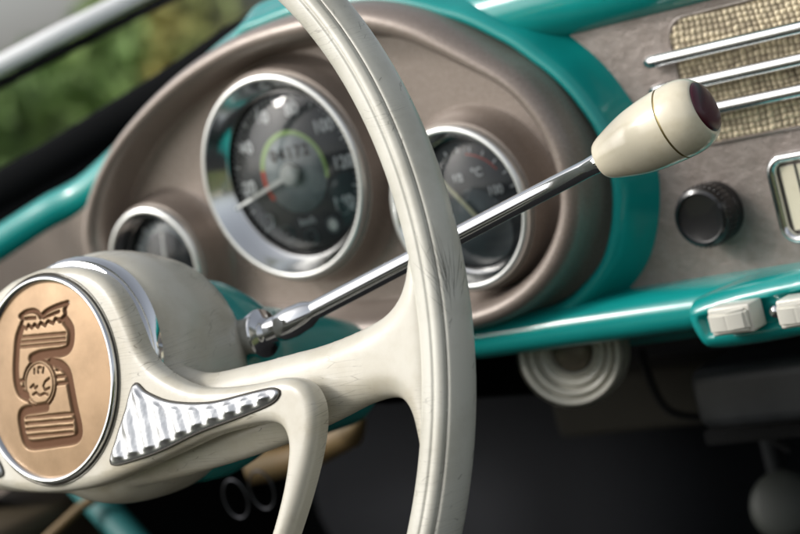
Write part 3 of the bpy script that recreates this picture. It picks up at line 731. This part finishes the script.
obj('knob_seam', *lathe([(.0149, .0343), (.01468, .0346), (.01468, .0353), (.0149, .0356)], k1, dirL, 96), GOLD, lev, 60)
obj('knob_cap', *lathe([(.0101, .0483), (.0104, .0490), (.0098, .0499), (.0070, .0510), (.0035, .0516), (0, .0518)], k1, dirL, 64), MAROON, lev, 60)

# ================================================================== UNDER THE DASH
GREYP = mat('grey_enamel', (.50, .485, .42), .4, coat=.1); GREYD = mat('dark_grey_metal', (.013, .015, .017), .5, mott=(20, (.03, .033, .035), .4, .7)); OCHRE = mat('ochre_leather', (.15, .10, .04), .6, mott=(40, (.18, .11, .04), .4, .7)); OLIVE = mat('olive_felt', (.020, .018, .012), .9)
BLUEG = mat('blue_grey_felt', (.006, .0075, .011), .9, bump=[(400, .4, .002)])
STEEL = mat('dark_steel', (.05, .052, .058), .4, metal=1)
vr = thing('air_duct', atd(575, 362, 1.03), 'pale round ribbed ring hanging under the dashboard, partly hidden by the teal edge', 'air duct')
vc = atd(572, 352, 1.02); va = unit(RC.T@np.array([-.35, -.10, .93]))
obj('duct_ring', *lathe([(.027, .004), (.0275, .001), (.0270, -.008), (.024, -.010)], vc, va, 72), GREYP, vr, 50)
obj('duct_inner_ring', *lathe([(.0262, .003), (.0250, .0055), (.0232, .0050), (.0226, .0020), (.0216, .0012), (.0204, .0040), (.0190, .0034), (.0184, .0004), (.0172, -.0006), (.0160, .0016), (.0146, .0012), (.0130, -.0006), (.0112, .0012), (.0098, -.002)], vc, va, 72), GREYP, vr, 50)
obj('duct_core', *lathe([(.0100, -.002), (.009, .001), (.006, .003), (0, .0036)], vc, va, 48), mat('dull_bronze', (.16, .135, .10), .4, metal=.3), vr, 50)
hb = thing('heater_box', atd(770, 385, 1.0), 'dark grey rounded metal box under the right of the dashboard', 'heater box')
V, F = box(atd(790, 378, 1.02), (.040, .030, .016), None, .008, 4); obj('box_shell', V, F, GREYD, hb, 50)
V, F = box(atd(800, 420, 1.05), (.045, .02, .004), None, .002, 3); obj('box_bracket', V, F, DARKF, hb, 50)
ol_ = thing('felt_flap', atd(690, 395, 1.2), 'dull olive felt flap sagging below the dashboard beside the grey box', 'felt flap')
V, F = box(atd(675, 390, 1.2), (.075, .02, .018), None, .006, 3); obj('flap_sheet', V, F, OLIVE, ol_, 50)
pd = thing('pedal', atd(785, 505, 1.15), 'grey rounded pad low in the dark at the bottom right corner', 'pedal')
pp = atd(786, 505, 1.15); pa = unit(RC.T@np.array([-.2, .2, .95]))
obj('pedal_pad', *lathe([(0, .007), (.014, .006), (.019, .002), (.020, -.004), (.018, -.007)], pp, pa, 48), mat('grey_rubber', (.038, .043, .038), .6), pd, 50)
obj('pedal_arm', *tube([pp-pa*.006, pp-pa*.05+Z_*.01, pp-pa*.12+Z_*.10], .006, 12), GREYD, pd, 50)
oc = thing('strap', atd(330, 440, 1.15), 'ochre curved strap showing below the steering wheel spoke', 'strap')
Po = catmull([atd(250, 470, 1.16), atd(300, 458, 1.15), atd(330, 443, 1.14), atd(350, 432, 1.13), atd(362, 418, 1.12)], 6)
obj('strap_band', *tube(Po, [.0085]*(len(Po)-6)+[.007, .006, .005, .004, .003, .002], 16), OCHRE, oc, 50)
for (px, py, lb) in ((236, 499, 'left one of two thin steel rings glinting in the dark below the wheel hub'), (262, 490, 'right one of two thin steel rings glinting in the dark below the wheel hub')):
    q = atd(px, py, 1.10); o = obj('key_ring', *tube([q+np.array([.0085*math.cos(a), 0, .0105*math.sin(a)]) for a in np.linspace(0, 2*math.pi, 40)], .0006, 10, False), STEEL, None, 60)
    tag(o, lb, 'ring', 'steel rings below the wheel hub')
sp_ = thing('seat_edge', atd(30, 520, 1.2), 'brown and ochre padded edge in the dark below the wheel hub', 'seat edge')
V, F = box(atd(10, 545, 1.25), (.07, .03, .022), frame((.2, 0, 1)), .01, 4); obj('pad', V, F, mat('brown_leather', (.06, .045, .025), .6), sp_, 50)
obj('piping', *tube([atd(40, 545, 1.2), atd(80, 508, 1.2), atd(110, 488, 1.2)], .003, 10), OCHRE, sp_, 50)
dp = thing('door_post', atd(115, 530, 1.2), 'teal painted metal strip slanting through the dark below the wheel hub', 'door post')
obj('post_strip', *tube([atd(70, 470, 1.25), atd(100, 505, 1.22), atd(150, 560, 1.18)], .0095, 16), mat('shaded_teal_paint', (.003, .10, .10), .6), dp, 50)  # same teal as the dash, colour darkened to stand in for footwell shade
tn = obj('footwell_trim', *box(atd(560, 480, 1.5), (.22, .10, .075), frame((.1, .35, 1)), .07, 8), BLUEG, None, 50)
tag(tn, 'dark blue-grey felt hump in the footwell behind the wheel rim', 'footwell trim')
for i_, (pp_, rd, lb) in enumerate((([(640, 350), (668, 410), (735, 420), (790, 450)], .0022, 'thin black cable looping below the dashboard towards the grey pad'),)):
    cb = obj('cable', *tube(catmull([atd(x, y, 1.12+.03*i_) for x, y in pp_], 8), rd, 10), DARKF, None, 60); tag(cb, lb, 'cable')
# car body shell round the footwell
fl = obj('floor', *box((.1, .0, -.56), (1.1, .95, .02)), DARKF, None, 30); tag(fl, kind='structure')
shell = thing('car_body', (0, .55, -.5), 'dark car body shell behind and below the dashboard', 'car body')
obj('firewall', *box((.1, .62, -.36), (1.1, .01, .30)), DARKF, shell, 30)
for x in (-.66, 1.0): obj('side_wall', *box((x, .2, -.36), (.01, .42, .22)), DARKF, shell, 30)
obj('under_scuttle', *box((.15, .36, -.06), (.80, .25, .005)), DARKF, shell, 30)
obj('seat_back', *box((.25, -1.35, -.25), (.6, .08, .35), None, .05, 4), mat('seat_leather', (.05, .035, .025), .5), thing('rear_seat', (.25, -1.35, -.55), 'dark leather seat behind the camera', 'seat'), 50)

# ================================================================== OUTDOORS BEHIND THE WINDSCREEN
def leafmat(n, c, c2): return mat(n, c, .7, mott=(3, c2, .4, .6))
LM = [leafmat('leaves_green', (.19, .30, .09), (.26, .36, .11)), leafmat('leaves_dark', (.14, .25, .09), (.17, .28, .09)), leafmat('leaves_yellow', (.34, .30, .08), (.24, .30, .09))]
BARK = mat('bark', (.06, .045, .03), .9)
def bush(c, r, m, n, lab, nm='shrub'):
    t = thing(nm, (c[0], c[1], -1.0), lab, 'shrub', 'shrubs behind the windscreen')
    V = []; F = []
    for i in range(n):
        d = unit(rng.normal(size=3)); k = r*(.45+.55*rng.random()**.5)*(1+.25*noise.noise(Vector((d*2.2+c[0]).tolist())))
        p = np.array(c)+d*k*np.array([1, 1, 1.1]); a = unit(rng.normal(size=3)); b = unit(np.cross(a, rng.normal(size=3))); s = .045+.05*rng.random(); q = len(V)
        V += [p-a*s, p+b*s*.45, p+a*s, p-b*s*.45]; F.append((q, q+1, q+2, q+3))
    obj('foliage', V, F, m, t, 180, merge=False)
    obj('trunk', *tube([(c[0], c[1], -1.0), (c[0]+.05, c[1], c[2]-r*.5), (c[0], c[1]+.05, c[2])], [.06, .04, .02], 8), BARK, t, 60)
def dirp(x, y, dist):
    d = ray(x, y); return CAM+d/np.linalg.norm(d)*dist
print('elevation of top left ray', math.degrees(math.asin(unit(ray(0, 100))[2])), 'cam', CAM, 'sun', sun_w)
bush(dirp(-40, 205, 10.0), .58, LM[0], 4500, 'mid green leafy shrub at the left edge, seen through the windscreen glass')
bush(dirp(70, 160, 10.5), .56, LM[1], 4500, 'dark green shrub in the middle of the windscreen view, between two lighter ones')
bush(dirp(165, 108, 10.0), .56, LM[0], 4500, 'fresh green shrub seen through the windscreen above the gauge panel')
bush(dirp(265, 60, 9.5), .54, LM[2], 4500, 'yellowish green shrub seen through the windscreen next to the steering wheel rim')
